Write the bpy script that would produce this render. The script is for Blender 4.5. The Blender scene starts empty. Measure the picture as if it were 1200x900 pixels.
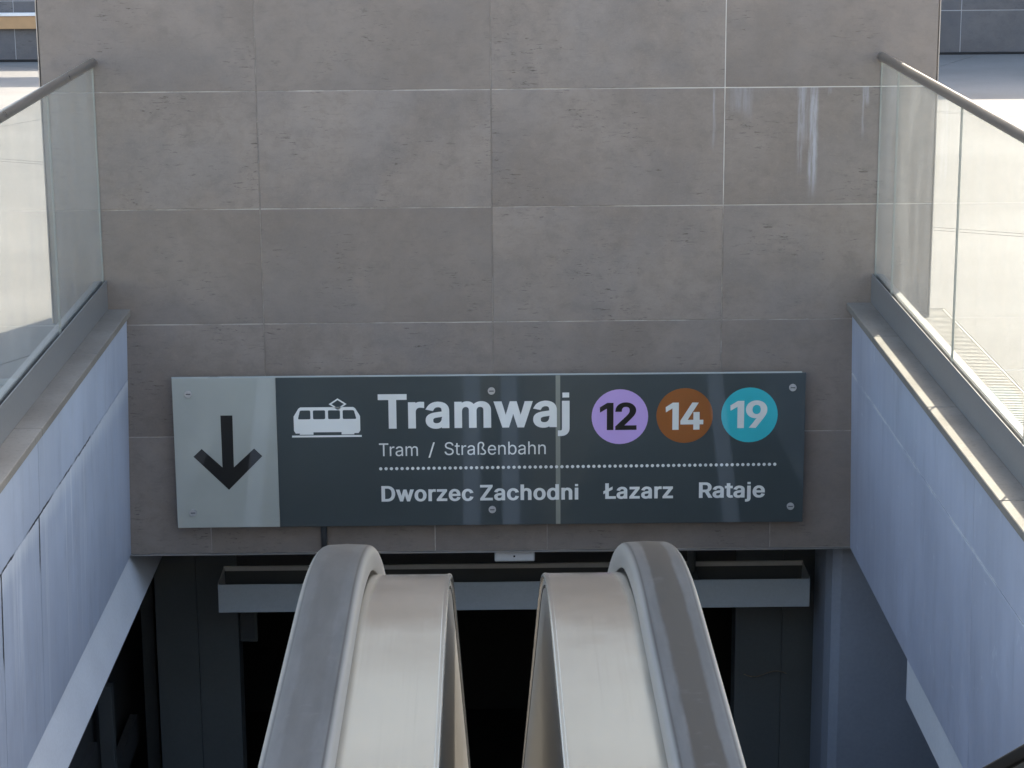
import bpy, bmesh, math, random
from mathutils import Vector, Matrix, geometry
random.seed(7)
R = math.radians
S = bpy.context.scene
COL = S.collection

# ---------------------------------------------------------------- camera
cam_d = bpy.data.cameras.new('camera')
cam = bpy.data.objects.new('camera', cam_d); COL.objects.link(cam)
cam_d.sensor_fit = 'HORIZONTAL'; cam_d.sensor_width = 36.0
cam_d.lens = 36.0 * 2651.67 / 1200.0
cam_d.clip_start = 0.05; cam_d.clip_end = 2000
PITCH, ROLL, YAW = 0.239128, -0.00686964, -0.0105122
def cam_axes():
    cy, sy = math.cos(YAW), math.sin(YAW); cp, sp = math.cos(PITCH), math.sin(PITCH); cr, sr = math.cos(ROLL), math.sin(ROLL)
    Rz = Matrix(((cy, sy, 0), (-sy, cy, 0), (0, 0, 1)))
    B = Matrix(((1, 0, 0), (0, 0, -1), (0, 1, 0)))
    Rx = Matrix(((1, 0, 0), (0, cp, -sp), (0, sp, cp)))
    Rr = Matrix(((cr, -sr, 0), (sr, cr, 0), (0, 0, 1)))
    return Rr @ Rx @ B @ Rz
M = cam_axes()                                   # rows: right, down, forward
rt, dn, fw = Vector(M[0]), Vector(M[1]), Vector(M[2])
cm = Matrix((rt, -dn, -fw)).transposed().to_4x4()
cm.translation = Vector((-0.024, -11.607, 2.253))
cam.matrix_world = cm
S.camera = cam

# ---------------------------------------------------------------- sky, sun, exposure
SUN_AZ, SUN_EL = math.atan2(0.46, 0.89), R(38)
w = bpy.data.worlds.new('World'); S.world = w; w.use_nodes = True
nt = w.node_tree; nt.nodes.clear()
sky = nt.nodes.new('ShaderNodeTexSky'); sky.sky_type = 'NISHITA'; sky.sun_disc = False
sky.sun_elevation = SUN_EL; sky.sun_rotation = SUN_AZ; sky.air_density = 1.0; sky.dust_density = 2.5; sky.ozone_density = 1.0
bg = nt.nodes.new('ShaderNodeBackground'); bg.inputs['Strength'].default_value = 0.15
wo = nt.nodes.new('ShaderNodeOutputWorld')
nt.links.new(sky.outputs[0], bg.inputs[0]); nt.links.new(bg.outputs[0], wo.inputs[0])
sd = bpy.data.lights.new('sun', 'SUN'); sd.energy = 2.4; sd.angle = R(0.5); sd.color = (1.0, 0.95, 0.87)
sun = bpy.data.objects.new('sun', sd); COL.objects.link(sun)
sv = Vector((math.sin(SUN_AZ) * math.cos(SUN_EL), math.cos(SUN_AZ) * math.cos(SUN_EL), math.sin(SUN_EL)))
sun.rotation_euler = sv.to_track_quat('Z', 'Y').to_euler(); sun.location = sv * 60
S.view_settings.view_transform = 'Standard'; S.view_settings.look = 'None'
S.view_settings.gamma = 1.0; S.view_settings.exposure = 2.2
S.view_settings.use_white_balance = True; S.view_settings.white_balance_temperature = 7300; S.view_settings.white_balance_tint = 10
S.render.engine = 'CYCLES'
S.cycles.max_bounces = 10; S.cycles.diffuse_bounces = 5; S.cycles.glossy_bounces = 5
S.cycles.transparent_max_bounces = 12; S.cycles.transmission_bounces = 8
S.cycles.use_denoising = True
S.cycles.sample_clamp_indirect = 6.0

# ---------------------------------------------------------------- materials
class NT:
    def __init__(s, name):
        s.m = bpy.data.materials.new(name); s.m.use_nodes = True
        s.t = s.m.node_tree; s.b = s.t.nodes['Principled BSDF']; s.out = s.t.nodes['Material Output']
    def n(s, typ, **kw):
        x = s.t.nodes.new(typ)
        for k, v in kw.items():
            if isinstance(k, str) and hasattr(x, k): setattr(x, k, v)
        return x
    def l(s, a, b): s.t.links.new(a, b)
    def val(s, sock, v):
        if hasattr(v, 'is_linked'): s.l(v, sock)
        else: sock.default_value = v
    def math(s, op, a, b=0.0, c=0.0, clamp=False):
        x = s.t.nodes.new('ShaderNodeMath'); x.operation = op; x.use_clamp = clamp
        s.val(x.inputs[0], a); s.val(x.inputs[1], b); s.val(x.inputs[2], c); return x.outputs[0]
    def mix(s, f, a, b, blend='MIX'):
        x = s.t.nodes.new('ShaderNodeMix'); x.data_type = 'RGBA'; x.blend_type = blend
        s.val(x.inputs[0], f); s.val(x.inputs[6], col(a)); s.val(x.inputs[7], col(b)); return x.outputs[2]
    def pos(s): return s.t.nodes.new('ShaderNodeNewGeometry').outputs['Position']
    def obj(s): return s.t.nodes.new('ShaderNodeTexCoord').outputs['Object']
    def rnd(s): return s.t.nodes.new('ShaderNodeObjectInfo').outputs['Random']
    def sep(s, v):
        x = s.t.nodes.new('ShaderNodeSeparateXYZ'); s.l(v, x.inputs[0]); return x.outputs
    def scaled(s, v, sc, rot=(0, 0, 0)):
        x = s.t.nodes.new('ShaderNodeMapping'); s.l(v, x.inputs['Vector']); x.inputs['Scale'].default_value = sc
        x.inputs['Rotation'].default_value = rot; return x.outputs[0]
    def noise(s, v, scale, detail=4, rough=0.55, dist=0.0):
        x = s.t.nodes.new('ShaderNodeTexNoise'); s.l(v, x.inputs['Vector'])
        x.inputs['Scale'].default_value = scale; x.inputs['Detail'].default_value = detail
        x.inputs['Roughness'].default_value = rough; x.inputs['Distortion'].default_value = dist; return x.outputs[0]
    def ramp(s, f, a, b, va=0.0, vb=1.0):
        x = s.t.nodes.new('ShaderNodeMapRange'); x.clamp = True; x.interpolation_type = 'SMOOTHSTEP'
        s.val(x.inputs[0], f); x.inputs[1].default_value = a; x.inputs[2].default_value = b
        x.inputs[3].default_value = va; x.inputs[4].default_value = vb; return x.outputs[0]
    def bump(s, h, strength=0.2, dist=0.002):
        x = s.t.nodes.new('ShaderNodeBump'); x.inputs['Strength'].default_value = strength
        x.inputs['Distance'].default_value = dist; s.l(h, x.inputs['Height']); s.l(x.outputs[0], s.b.inputs['Normal'])
    def set(s, color=None, rough=None, metal=None, spec=None, coat=None, coat_rough=None):
        for k, v in (('Base Color', None if color is None else col(color)), ('Roughness', rough), ('Metallic', metal),
                     ('Specular IOR Level', spec), ('Coat Weight', coat), ('Coat Roughness', coat_rough)):
            if v is not None: s.val(s.b.inputs[k], v)
        return s.m
def col(c): return c if hasattr(c, 'is_linked') else (c[0], c[1], c[2], 1.0)
MAT = {}

def plain(name, c, rough=0.5, metal=0.0, spec=0.5, var=0.15, scale=3.0, coat=0.0, fine=0.1, bump=0.05):
    k = NT(name); p = k.pos()
    a = k.noise(p, scale, 5); b = k.noise(p, scale * 25, 3)
    f = k.math('ADD', k.math('MULTIPLY', k.math('SUBTRACT', a, .5), var * 2), k.math('MULTIPLY', k.math('SUBTRACT', b, .5), fine * 2))
    f = k.math('ADD', f, 1.0)
    x = k.t.nodes.new('ShaderNodeVectorMath'); x.operation = 'SCALE'; x.inputs[0].default_value = c; k.l(f, x.inputs['Scale'])
    r = k.math('ADD', rough, k.math('MULTIPLY', k.math('SUBTRACT', a, .5), 0.15))
    if bump: k.bump(b, bump, 0.001)
    MAT[name] = k.set(x.outputs[0], r, metal, spec, coat, 0.05); return MAT[name]

def tile_mat(name, dark, light, stains=()):
    k = NT(name); pw_ = k.pos()
    off = k.t.nodes.new('ShaderNodeVectorMath'); off.operation = 'ADD'; k.l(pw_, off.inputs[0])
    cb = k.t.nodes.new('ShaderNodeCombineXYZ'); rv = k.rnd()
    k.l(k.math('MULTIPLY', rv, 53.0), cb.inputs[0]); k.l(k.math('MULTIPLY', rv, 31.0), cb.inputs[2]); k.l(cb.outputs[0], off.inputs[1])
    p = off.outputs[0]                              # every tile is printed from another piece of the pattern
    big = k.noise(p, 1.5, 5, 0.6, 0.5)
    med = k.noise(k.scaled(p, (1, 1, 1.3)), 9.0, 7, 0.72, .3)
    fin = k.noise(p, 120, 3, 0.6)
    c = k.mix(k.ramp(big, .32, .68), dark, light)
    c = k.mix(k.ramp(med, .44, .70, 0.0, 0.42), c, [v * .76 for v in dark])
    c = k.mix(k.ramp(med, .46, .26, 0.0, 0.30), c, [v * 1.18 for v in light])
    cool = k.ramp(k.noise(p, 2.1, 4), .44, .60)
    c = k.mix(k.math('MULTIPLY', cool, .32), c, [dark[0] * .92, dark[1] * 1.02, dark[2] * 1.16])
    patch = k.ramp(k.noise(p, 2.7, 4, .65), .50, .64)
    scr = k.noise(k.scaled(p, (10, 10, 70)), 1.3, 4, .75, .6)
    sm = k.math('MULTIPLY', k.ramp(scr, .585, .64), k.math('ADD', k.math('MULTIPLY', patch, .95), .16))
    c = k.mix(sm, c, [v * .42 for v in dark])
    smud = k.math('MULTIPLY', k.ramp(k.noise(k.scaled(p, (7, 7, 15)), 2.0, 6, .72), .56, .74), k.math('ADD', k.math('MULTIPLY', patch, .75), .16))
    c = k.mix(smud, c, [v * .5 for v in dark])
    scl = k.noise(k.scaled(p, (14, 14, 60)), 2.0, 3, .7)
    c = k.mix(k.ramp(scl, .64, .74, 0, .30), c, [v * 1.5 for v in light])
    c = k.mix(k.math('MULTIPLY', k.math('SUBTRACT', fin, .5), .7, clamp=True), c, [v * 1.25 for v in light])
    c = k.mix(k.math('MULTIPLY', rv, .42), c, [v * .84 for v in dark])
    if stains:
        X, Y, Z = k.sep(pw_)
        wob = k.math('MULTIPLY', k.math('SUBTRACT', k.noise(k.scaled(pw_, (3, 3, 1)), 7, 4), .5), .030)
        for (x0, hw, zt, zb, st) in stains:
            d = k.math('ABSOLUTE', k.math('SUBTRACT', k.math('ADD', X, wob), x0))
            m = k.ramp(d, hw * 1.15, hw * .25)
            m = k.math('MULTIPLY', m, k.ramp(Z, zb, zb + (zt - zb) * .45))
            m = k.math('MULTIPLY', m, k.ramp(Z, zt + .03, zt - .02))
            g = k.ramp(k.noise(k.scaled(pw_, (70, 70, 5)), 1.0, 5, .7), .32, .62, .15, 1)
            c = k.mix(k.math('MULTIPLY', k.math('MULTIPLY', m, g), st), c, (.42, .43, .46))
    k.bump(k.math('ADD', k.math('MULTIPLY', sm, -1.0), k.math('MULTIPLY', fin, .25)), .35, .001)
    MAT[name] = k.set(c, k.ramp(med, .3, .7, .48, .66), 0, .4); return MAT[name]

TD, TL = (.216, .185, .160), (.286, .248, .217)
tile_mat('wall tile', TD, TL)
tile_mat('streaked wall tile', TD, TL, stains=((1.657, .026, .99, .36, .8), (1.657, .020, .70, .38, .45), (1.588, .016, .99, .46, .6), (1.61, .022, .99, .62, .5),
    (1.27, .05, .99, .82, .28), (1.32, .03, .99, .78, .25), (1.145, .009, .97, .62, .45), (1.93, .016, .99, .86, .5), (1.912, .007, .97, .68, .45), (1.74, .012, .99, .93, .3)))
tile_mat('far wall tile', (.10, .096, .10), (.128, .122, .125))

k = NT('grout'); p = k.pos()
g = k.noise(p, 2.2, 5, .7)
g2 = k.noise(p, 30, 3)
c = k.mix(k.ramp(g, .38, .64), (.255, .23, .205), (.52, .49, .45))
X, Y, Z = k.sep(p)
fx = k.math('ABSOLUTE', k.math('SUBTRACT', X, k.math('MULTIPLY', k.math('ROUND', k.math('DIVIDE', X, 1.2)), 1.2)))
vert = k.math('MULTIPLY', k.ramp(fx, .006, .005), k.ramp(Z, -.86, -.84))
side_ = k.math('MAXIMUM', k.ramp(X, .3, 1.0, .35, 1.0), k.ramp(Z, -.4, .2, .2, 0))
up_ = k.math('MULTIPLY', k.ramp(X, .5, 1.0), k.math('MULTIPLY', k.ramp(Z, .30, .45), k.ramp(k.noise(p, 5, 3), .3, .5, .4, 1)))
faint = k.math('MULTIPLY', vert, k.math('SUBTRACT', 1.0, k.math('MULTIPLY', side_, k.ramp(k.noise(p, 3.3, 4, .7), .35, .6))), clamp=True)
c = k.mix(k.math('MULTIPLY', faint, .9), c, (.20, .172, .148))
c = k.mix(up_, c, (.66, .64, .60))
c = k.mix(k.ramp(g2, .58, .75, 0, .4), c, (.62, .60, .57))
MAT['grout'] = k.set(c, .85)
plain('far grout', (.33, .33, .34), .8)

def panel_mat(name, c0, side, streak=0.0, zj=-.532):
    k = NT(name); p = k.pos(); X, Y, Z = k.sep(p)
    big = k.noise(p, 1.1, 4); v = k.noise(k.scaled(p, (1, 7.5, .35)), 1.6, 5, .62)
    c = k.mix(k.ramp(big, .3, .7), [x * .88 for x in c0], [x * 1.06 for x in c0])
    c = k.mix(k.ramp(v, .42, .72, 0, .12 if side == 'left' else .06), c, [x * 1.25 for x in c0])
    dirt = k.noise(k.scaled(p, (1, 5, 1.2)), 1.7, 6, .7)
    c = k.mix(k.ramp(dirt, .50, .76, 0, .40), c, [x * .62 for x in c0])
    wob = k.math('MULTIPLY', k.math('SUBTRACT', k.noise(p, 14, 5, .7), .5), .022)
    dz = k.math('ADD', k.math('SUBTRACT', Z, zj), wob)
    adz = k.math('ABSOLUTE', dz)
    gate = k.ramp(k.noise(k.scaled(p, (1, 1, .2)), 2.6, 4, .6), .40, .58)
    if side == 'left':
        # lime drips running down from the open joint
        v2 = k.noise(k.scaled(p, (1, 24, .6)), 1.0, 5, .7); v3 = k.noise(k.scaled(p, (1, 6, .3)), 1.0, 4, .6)
        m = k.math('MULTIPLY', k.ramp(v2, .46, .70), k.ramp(v3, .44, .62))
        m = k.math('MULTIPLY', m, k.math('MULTIPLY', k.ramp(Z, zj - 1.2, zj - .05, .30, 1), k.ramp(dz, .004, -.02)))
        m = k.math('MULTIPLY', m, k.ramp(Y, -.5, -1.9, .10, 1))
        c = k.mix(k.math('MULTIPLY', m, streak), c, (.74, .77, .79))
        halo = k.math('MULTIPLY', k.ramp(k.math('ADD', dz, k.math('MULTIPLY', v2, .12)), -.06, .05), k.ramp(dz, .002, -.006))
        c = k.mix(k.math('MULTIPLY', halo, .55), c, (.74, .77, .79))
        crk = k.math('MULTIPLY', k.ramp(adz, .0085, .003), k.math('MULTIPLY', gate, k.ramp(Y, -.75, -1.1)))
        for y0, zb in ((-2.452, -.80), (-3.222, -.95)):
            d = k.math('ABSOLUTE', k.math('SUBTRACT', k.math('ADD', Y, wob), y0))
            crk = k.math('MAXIMUM', crk, k.math('MULTIPLY', k.ramp(d, .016, .006), k.math('MULTIPLY', k.ramp(Z, zb, zb + .08), k.ramp(Z, zj + .004, zj - .002))))
        c = k.mix(crk, c, (.03, .032, .035))
    else:
        ln = k.math('MULTIPLY', k.ramp(adz, .013, .003), k.math('ADD', k.math('MULTIPLY', gate, .75), .12))
        c = k.mix(ln, c, (.70, .73, .76))
        sc_ = k.math('MULTIPLY', k.ramp(k.noise(k.scaled(p, (1, 9, 9)), 1.0, 3, .5, 1.2), .66, .74), .35)
        c = k.mix(sc_, c, [min(.8, x * 1.5) for x in c0])
    sp = k.noise(p, 60, 3)
    c = k.mix(k.ramp(sp, .66, .74, 0, .22), c, [x * .6 for x in c0])
    k.bump(sp, .05, .001)
    MAT[name] = k.set(c, k.ramp(v, .3, .7, .36, .5), 0, .5); return MAT[name]
panel_mat('blue grey panel', (.455, .495, .59), 'right')
panel_mat('streaked blue grey panel', (.465, .52, .615), 'left', .85)
plain('girder paint', (.70, .73, .755), .5, var=.1)

k = NT('coping stone'); p = k.pos()
c = k.mix(k.ramp(k.noise(p, 2.5, 5), .3, .7), (.18, .163, .140), (.245, .226, .197))
c = k.mix(k.ramp(k.noise(p, 45, 4), .5, .75, 0, .35), c, (.09, .083, .075))
k.bump(k.noise(p, 70, 3), .15, .001)
MAT['coping stone'] = k.set(c, .62)

k = NT('paving'); p = k.pos()
c = k.mix(k.ramp(k.noise(p, .7, 5), .3, .7), (.155, .153, .145), (.200, .198, .189))
gr = k.noise(k.scaled(p, (1, 1, 1)), 55, 4, .7)
c = k.mix(k.ramp(gr, .56, .70, 0, .55), c, (.105, .10, .09))
c = k.mix(k.ramp(k.noise(p, 19, 4), .58, .72, 0, .30), c, (.15, .142, .122))
c = k.mix(k.ramp(k.noise(p, 2.3, 6), .52, .8, 0, .3), c, (.17, .163, .147))
k.bump(gr, .5, .003)
MAT['paving'] = k.set(c, .8)
plain('joint filler', (.10, .095, .09), .9)
plain('ground', (.36, .35, .33), .85, scale=.6)
plain('landing stone', (.30, .29, .28), .7)

plain('stainless tube', (.46, .45, .43), .30, 1.0, var=.06, fine=.04, bump=0)
k = NT('brushed steel'); p = k.pos()
br = k.noise(k.scaled(p, (260, 3, 260)), 1.0, 3); cl = k.noise(p, 5, 4)
c = k.mix(k.ramp(cl, .3, .7), (.80, .765, .71), (.90, .88, .84))
c = k.mix(k.ramp(k.noise(k.scaled(p, (180, 1.2, 180)), 1.0, 4, .7), .52, .72, 0, .16), c, (.48, .45, .41))
c = k.mix(k.ramp(k.noise(k.scaled(p, (60, 25, 60)), 1.0, 3, .7, .8), .68, .74, 0, .35), c, (.95, .94, .92))
MAT['brushed steel'] = k.set(c, k.math('ADD', k.ramp(cl, .3, .7, .17, .23), k.math('MULTIPLY', br, .03)), 1.0)
k = NT('polished edge'); MAT['polished edge'] = k.set((.74, .73, .71), .22, 1.0)
plain('side sheet', (.38, .38, .37), .38, .85, var=.15, scale=6, fine=.04)
plain('dark gap', (.008, .008, .009), .8)
plain('base metal', (.25, .255, .255), .42, .35, var=.12)
plain('base metal light', (.30, .305, .31), .4, .6, var=.1)

def rail_mat(name, worn):
    k = NT(name); o = k.obj(); X = k.sep(o)[0]; p = k.pos()
    n = k.noise(k.scaled(p, (22, 3.5, 22)), 1.4, 6, .65)
    n2 = k.noise(p, 38, 4)
    c = k.mix(k.ramp(n, .3, .7), (.102, .106, .107), (.145, .148, .148))
    d = k.math('ADD', k.math('ABSOLUTE', X), k.math('MULTIPLY', k.math('SUBTRACT', n, .5), .012))
    c = k.mix(k.ramp(d, .020, .014, 0, worn), c, (.048, .043, .037))
    ax = k.math('ABSOLUTE', X)
    c = k.mix(k.ramp(k.math('ABSOLUTE', k.math('SUBTRACT', ax, .0318)), .0016, .0006, 0, .6), c, (.03, .03, .03))
    c = k.mix(k.ramp(ax, .0330, .0368, 0, .85), c, (.25, .25, .245))  # paler worn shoulders that also paint in the sky glint on the rims
    c = k.mix(k.ramp(n2, .60, .75, 0, .25), c, (.17, .17, .17))
    k.bump(n2, .06, .0006)
    MAT[name] = k.set(c, k.ramp(d, .022, .012, .40, .40 - .05 * worn), 0, .55); return MAT[name]
rail_mat('handrail rubber', .25); rail_mat('worn handrail rubber', .9)
plain('rubber underside', (.06, .06, .06), .6)
plain('step metal', (.20, .20, .20), .4, .7)
plain('inner panel steel', (.45, .445, .43), .32, 1.0, var=.08, fine=.03, bump=0)

def glass_mat(name, dirt, tint=(.955, .972, .96)):
    k = NT(name)
    t = k.t.nodes.new('ShaderNodeBsdfTransparent'); t.inputs[0].default_value = col(tint)
    g = k.t.nodes.new('ShaderNodeBsdfGlossy'); g.inputs[0].default_value = (1, 1, 1, 1); g.inputs['Roughness'].default_value = .015
    lw = k.t.nodes.new('ShaderNodeLayerWeight'); lw.inputs[0].default_value = .5
    f = k.math('ADD', k.math('MULTIPLY', k.math('POWER', lw.outputs['Facing'], 5.0), .55), .03)
    m1 = k.t.nodes.new('ShaderNodeMixShader'); k.l(f, m1.inputs[0]); k.l(t.outputs[0], m1.inputs[1]); k.l(g.outputs[0], m1.inputs[2])
    d = k.t.nodes.new('ShaderNodeBsdfDiffuse'); d.inputs[0].default_value = (.64, .66, .645, 1)
    tr = k.t.nodes.new('ShaderNodeBsdfTranslucent'); tr.inputs[0].default_value = (.64, .66, .645, 1)
    m2 = k.t.nodes.new('ShaderNodeMixShader'); m2.inputs[0].default_value = .5
    k.l(d.outputs[0], m2.inputs[1]); k.l(tr.outputs[0], m2.inputs[2])
    p = k.pos()
    sm = k.noise(k.scaled(p, (2, 5, 1.1)), 1.6, 5, .6)
    dm = k.math('MULTIPLY', k.ramp(sm, .3, .72, .55, 1.5), dirt)
    m3 = k.t.nodes.new('ShaderNodeMixShader'); k.l(dm, m3.inputs[0]); k.l(m1.outputs[0], m3.inputs[1]); k.l(m2.outputs[0], m3.inputs[2])
    k.l(m3.outputs[0], k.out.inputs['Surface']); MAT[name] = k.m; return k.m
glass_mat('dusty glass', .085); glass_mat('clear glass', .09)
plain('glass edge', (.33, .35, .33), .25, spec=.6, var=.05)

def sign_mat(name, c, rough=.45):
    k = NT(name); p = k.pos()
    n = k.noise(p, 2.0, 4)
    cc = k.mix(k.ramp(n, .3, .7), [v * .94 for v in c], [v * 1.06 for v in c])
    MAT[name] = k.set(cc, rough, 0, .5, 1.0, k.ramp(k.noise(p, 3.5, 3), .3, .7, .02, .06)); return MAT[name]
sign_mat('sign slate', (.048, .067, .070)); sign_mat('sign pale', (.41, .44, .40))
sign_mat('sign white', (.86, .88, .83)); sign_mat('sign black', (.006, .007, .007))
sign_mat('sign lilac', (.58, .40, .78)); sign_mat('sign brown', (.33, .105, .022)); sign_mat('sign turquoise', (.012, .50, .56))
sign_mat('sign white digits', (.76, .79, .74))
plain('sign edge', (.45, .50, .49), .3, spec=.6)
plain('screw steel', (.58, .58, .56), .35, .45, var=.3, scale=60)
plain('trim metal', (.36, .35, .335), .4, .6)
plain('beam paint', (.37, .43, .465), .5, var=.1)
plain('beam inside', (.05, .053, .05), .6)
plain('beam lip', (.42, .42, .40), .5)
plain('sensor plastic', (.50, .51, .50), .5, var=.06)
plain('pipe paint', (.09, .10, .105), .5)
plain('column paint', (.30, .345, .41), .42, var=.18, scale=2)
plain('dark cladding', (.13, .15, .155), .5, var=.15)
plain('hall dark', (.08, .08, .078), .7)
plain('post paint', (.11, .12, .12), .5)
plain('timber', (.42, .25, .125), .55, var=.2, scale=8)
plain('white trim', (.72, .72, .72), .4)
plain('shelter and shade roof white', (.55, .55, .54), .6)
plain('grate steel', (.23, .23, .22), .5, .6)
plain('cable', (.30, .27, .2), .5)
plain('facade render', (.60, .565, .50), .8, scale=.8)
plain('facade glass', (.03, .035, .04), .08, spec=.8, var=.05, bump=0)
plain('hall facade', (.68, .66, .62), .7, scale=.5)
sign_mat('sign reflection', (.25, .27, .23))
plain('shaded rubber', (.012, .012, .012), .7, spec=.2)  # outer handrails: same rubber, darkened in colour to stand in for shade

# ---------------------------------------------------------------- building helpers
def box(bm, x0, x1, y0, y1, z0, z1, bev=0.0):
    r = bmesh.ops.create_cube(bm, size=1.0)
    vs = r['verts']
    for v in vs:
        v.co = Vector((x0 + (v.co.x + .5) * (x1 - x0), y0 + (v.co.y + .5) * (y1 - y0), z0 + (v.co.z + .5) * (z1 - z0)))
    if bev:
        es = list({e for v in vs for e in v.link_edges})
        bmesh.ops.bevel(bm, geom=es, offset=bev, segments=1, affect='EDGES', profile=.5)
def cyl(bm, a, b, r, n=14, caps=True):
    a, b = Vector(a), Vector(b); d = (b - a).normalized()
    u = d.orthogonal().normalized(); v = d.cross(u)
    ra = [bm.verts.new(a + (u * math.cos(t) + v * math.sin(t)) * r) for t in [2 * math.pi * i / n for i in range(n)]]
    rb = [bm.verts.new(b + (u * math.cos(t) + v * math.sin(t)) * r) for t in [2 * math.pi * i / n for i in range(n)]]
    for i in range(n):
        f = bm.faces.new((ra[i], ra[(i + 1) % n], rb[(i + 1) % n], rb[i])); f.smooth = True
    if caps: bm.faces.new(ra[::-1]); bm.faces.new(rb)
def prism(bm, poly, axis, a0, a1, shear=None):
    """closed polygon in the two other axes, swept along axis from a0 to a1"""
    def pt(p, a):
        if axis == 'x': return Vector((a + (shear(p) if shear else 0), p[0], p[1]))
        if axis == 'y': return Vector((p[0], a, p[1]))
        return Vector((p[0], p[1], a))
    A = [bm.verts.new(pt(p, a0)) for p in poly]; B = [bm.verts.new(pt(p, a1)) for p in poly]
    n = len(poly)
    for i in range(n): bm.faces.new((A[i], A[(i + 1) % n], B[(i + 1) % n], B[i]))
    bm.faces.new(A[::-1]); bm.faces.new(B)
def sweep(bm, path, prof, smooth=True, caps=True):
    """path: list of (y,z); prof: closed list of (x, n), n along the path's upward normal"""
    rings = []
    for i, p in enumerate(path):
        q0 = path[max(i - 1, 0)]; q1 = path[min(i + 1, len(path) - 1)]
        t = Vector((q1[0] - q0[0], q1[1] - q0[1])).normalized(); nn = Vector((-t.y, t.x))
        rings.append([bm.verts.new((x, p[0] + nn.x * h, p[1] + nn.y * h)) for x, h in prof])
    m = len(prof)
    for a, b in zip(rings, rings[1:]):
        for j in range(m):
            f = bm.faces.new((a[j], a[(j + 1) % m], b[(j + 1) % m], b[j])); f.smooth = smooth
    if caps: bm.faces.new(rings[0]); bm.faces.new(rings[-1][::-1])
def obj(name, bm, mat, parent=None, label=None, kind=None, shade=None):
    bmesh.ops.recalc_face_normals(bm, faces=bm.faces)
    me = bpy.data.meshes.new(name)
    lo = Vector((1e9,) * 3); hi = Vector((-1e9,) * 3)
    for v in bm.verts:
        for i in range(3): lo[i] = min(lo[i], v.co[i]); hi[i] = max(hi[i], v.co[i])
    c = (lo + hi) / 2
    bmesh.ops.translate(bm, verts=bm.verts, vec=-c)
    bm.to_mesh(me); bm.free()
    if shade: me.set_sharp_from_angle(angle=R(shade))
    me.materials.append(MAT[mat])
    o = bpy.data.objects.new(name, me); COL.objects.link(o)
    o.location = c
    if parent:
        o.parent = parent
        p = parent; off = Vector((0, 0, 0))
        while p: off += p.location; p = p.parent
        o.location = c - off
    if label: o['label'] = label
    if kind: o['kind'] = kind
    return o
def thing(name, label, cat, loc, group=None):
    o = bpy.data.objects.new(name, None); o.empty_display_size = .2; COL.objects.link(o); o.location = loc
    o['label'] = label; o['category'] = cat
    if group: o['group'] = group
    return o
def tag(o, label, cat, group=None):
    o['label'] = label; o['category'] = cat
    if group: o['group'] = group
    return o
def one(name, mat, parent, *boxes, bev=0.0, label=None, kind=None):
    bm = bmesh.new()
    for b in boxes: box(bm, *b, bev=bev)
    return obj(name, bm, mat, parent, label, kind)
def clip(poly, a, b, c):                        # keep a*x+b*y<=c
    out = []
    for i in range(len(poly)):
        p, q = poly[i], poly[(i + 1) % len(poly)]
        dp, dq = a * p[0] + b * p[1] - c, a * q[0] + b * q[1] - c
        if dp <= 0: out.append(p)
        if (dp < 0 < dq) or (dq < 0 < dp):
            t = dp / (dp - dq); out.append((p[0] + (q[0] - p[0]) * t, p[1] + (q[1] - p[1]) * t))
    return out

G = -0.23                                       # plaza level; z = 0 is the foot of the glass
# ---------------------------------------------------------------- ground and paving
bm = bmesh.new()
box(bm, -400, -2.06, -400, 400, -.75, G - .02)
box(bm, 2.06, 400, -400, 400, -.75, G - .02)
box(bm, -2.06, 2.06, .3, 400, -.75, G - .02)
box(bm, -2.06, 2.06, -400, -9.2, -.75, G - .02)
ground = obj('ground', bm, 'ground', kind='structure')
plaza = bpy.data.objects.new('plaza', None); COL.objects.link(plaza); plaza.location = (0, 0, G); plaza['kind'] = 'structure'
DU = Vector((.885, -.466)).normalized(); DV = Vector((-DU.y, DU.x))     # paving runs along DU
J0 = Vector((2.80, 2.685))                      # one point of the joint that shows on both sides
def slab(name, u0, u1, v0, v1, mat='paving', top=G):
    q = [J0 + DU * u + DV * v for u, v in ((u0, v0), (u1, v0), (u1, v1), (u0, v1))]
    q = [(a.x, a.y) for a in q]; bm = bmesh.new(); any_ = False
    regs = [[(1, 0, -2.075)], [(-1, 0, -2.41)], [(-1, 0, 2.075 - 4.15), (1, 0, 2.41), (0, -1, -.2)], [(-1, 0, 2.075), (1, 0, 2.075), (0, -1, -.26)], [(-1, 0, 2.075), (1, 0, 2.41), (0, 1, -9.3)]]
    for rg in regs:
        pl = q
        for h in rg:
            if len(pl) > 2: pl = clip(pl, *h)
        if len(pl) > 2: prism(bm, pl, 'z', G - .019, top); any_ = True
    if any_: return obj(name, bm, mat, plaza)
    bm.free()
for i in range(-3, 4):
    for j in range(-3, 4):
        u0 = -2.9 + i * 6.0 + .006; v0 = j * 6.0 + .06
        slab('paving_slab', u0, u0 + 5.988, v0, v0 + 5.88)
for j in range(-3, 4):
    slab('paving_strip', -20.9, 21.1, j * 6.0 - .045, j * 6.0 + .045)
one('edge_strip', 'white trim', plaza, (2.05, 2.243, -8.4, .17, G - .019, G + .004), bev=.002)
dr = thing('drain_channel', 'slotted steel drain grate set in the paving along the right glass', 'drain', (2.32, -2, G))
for q in ((2.247, 2.256, -8.4, .17, G - .019, G + .003), (2.394, 2.403, -8.4, .17, G - .019, G + .003), (2.2565, 2.3935, .160, .17, G - .019, G + .003)): one('frame', 'grate steel', dr, q)
one('channel', 'dark gap', dr, (2.2565, 2.3935, -8.4, .159, G - .0195, G - .017))
bm = bmesh.new(); y = .15
while y > -8.4: box(bm, 2.2567, 2.3933, y - .013, y, G - .014, G + .001); y -= .03
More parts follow.
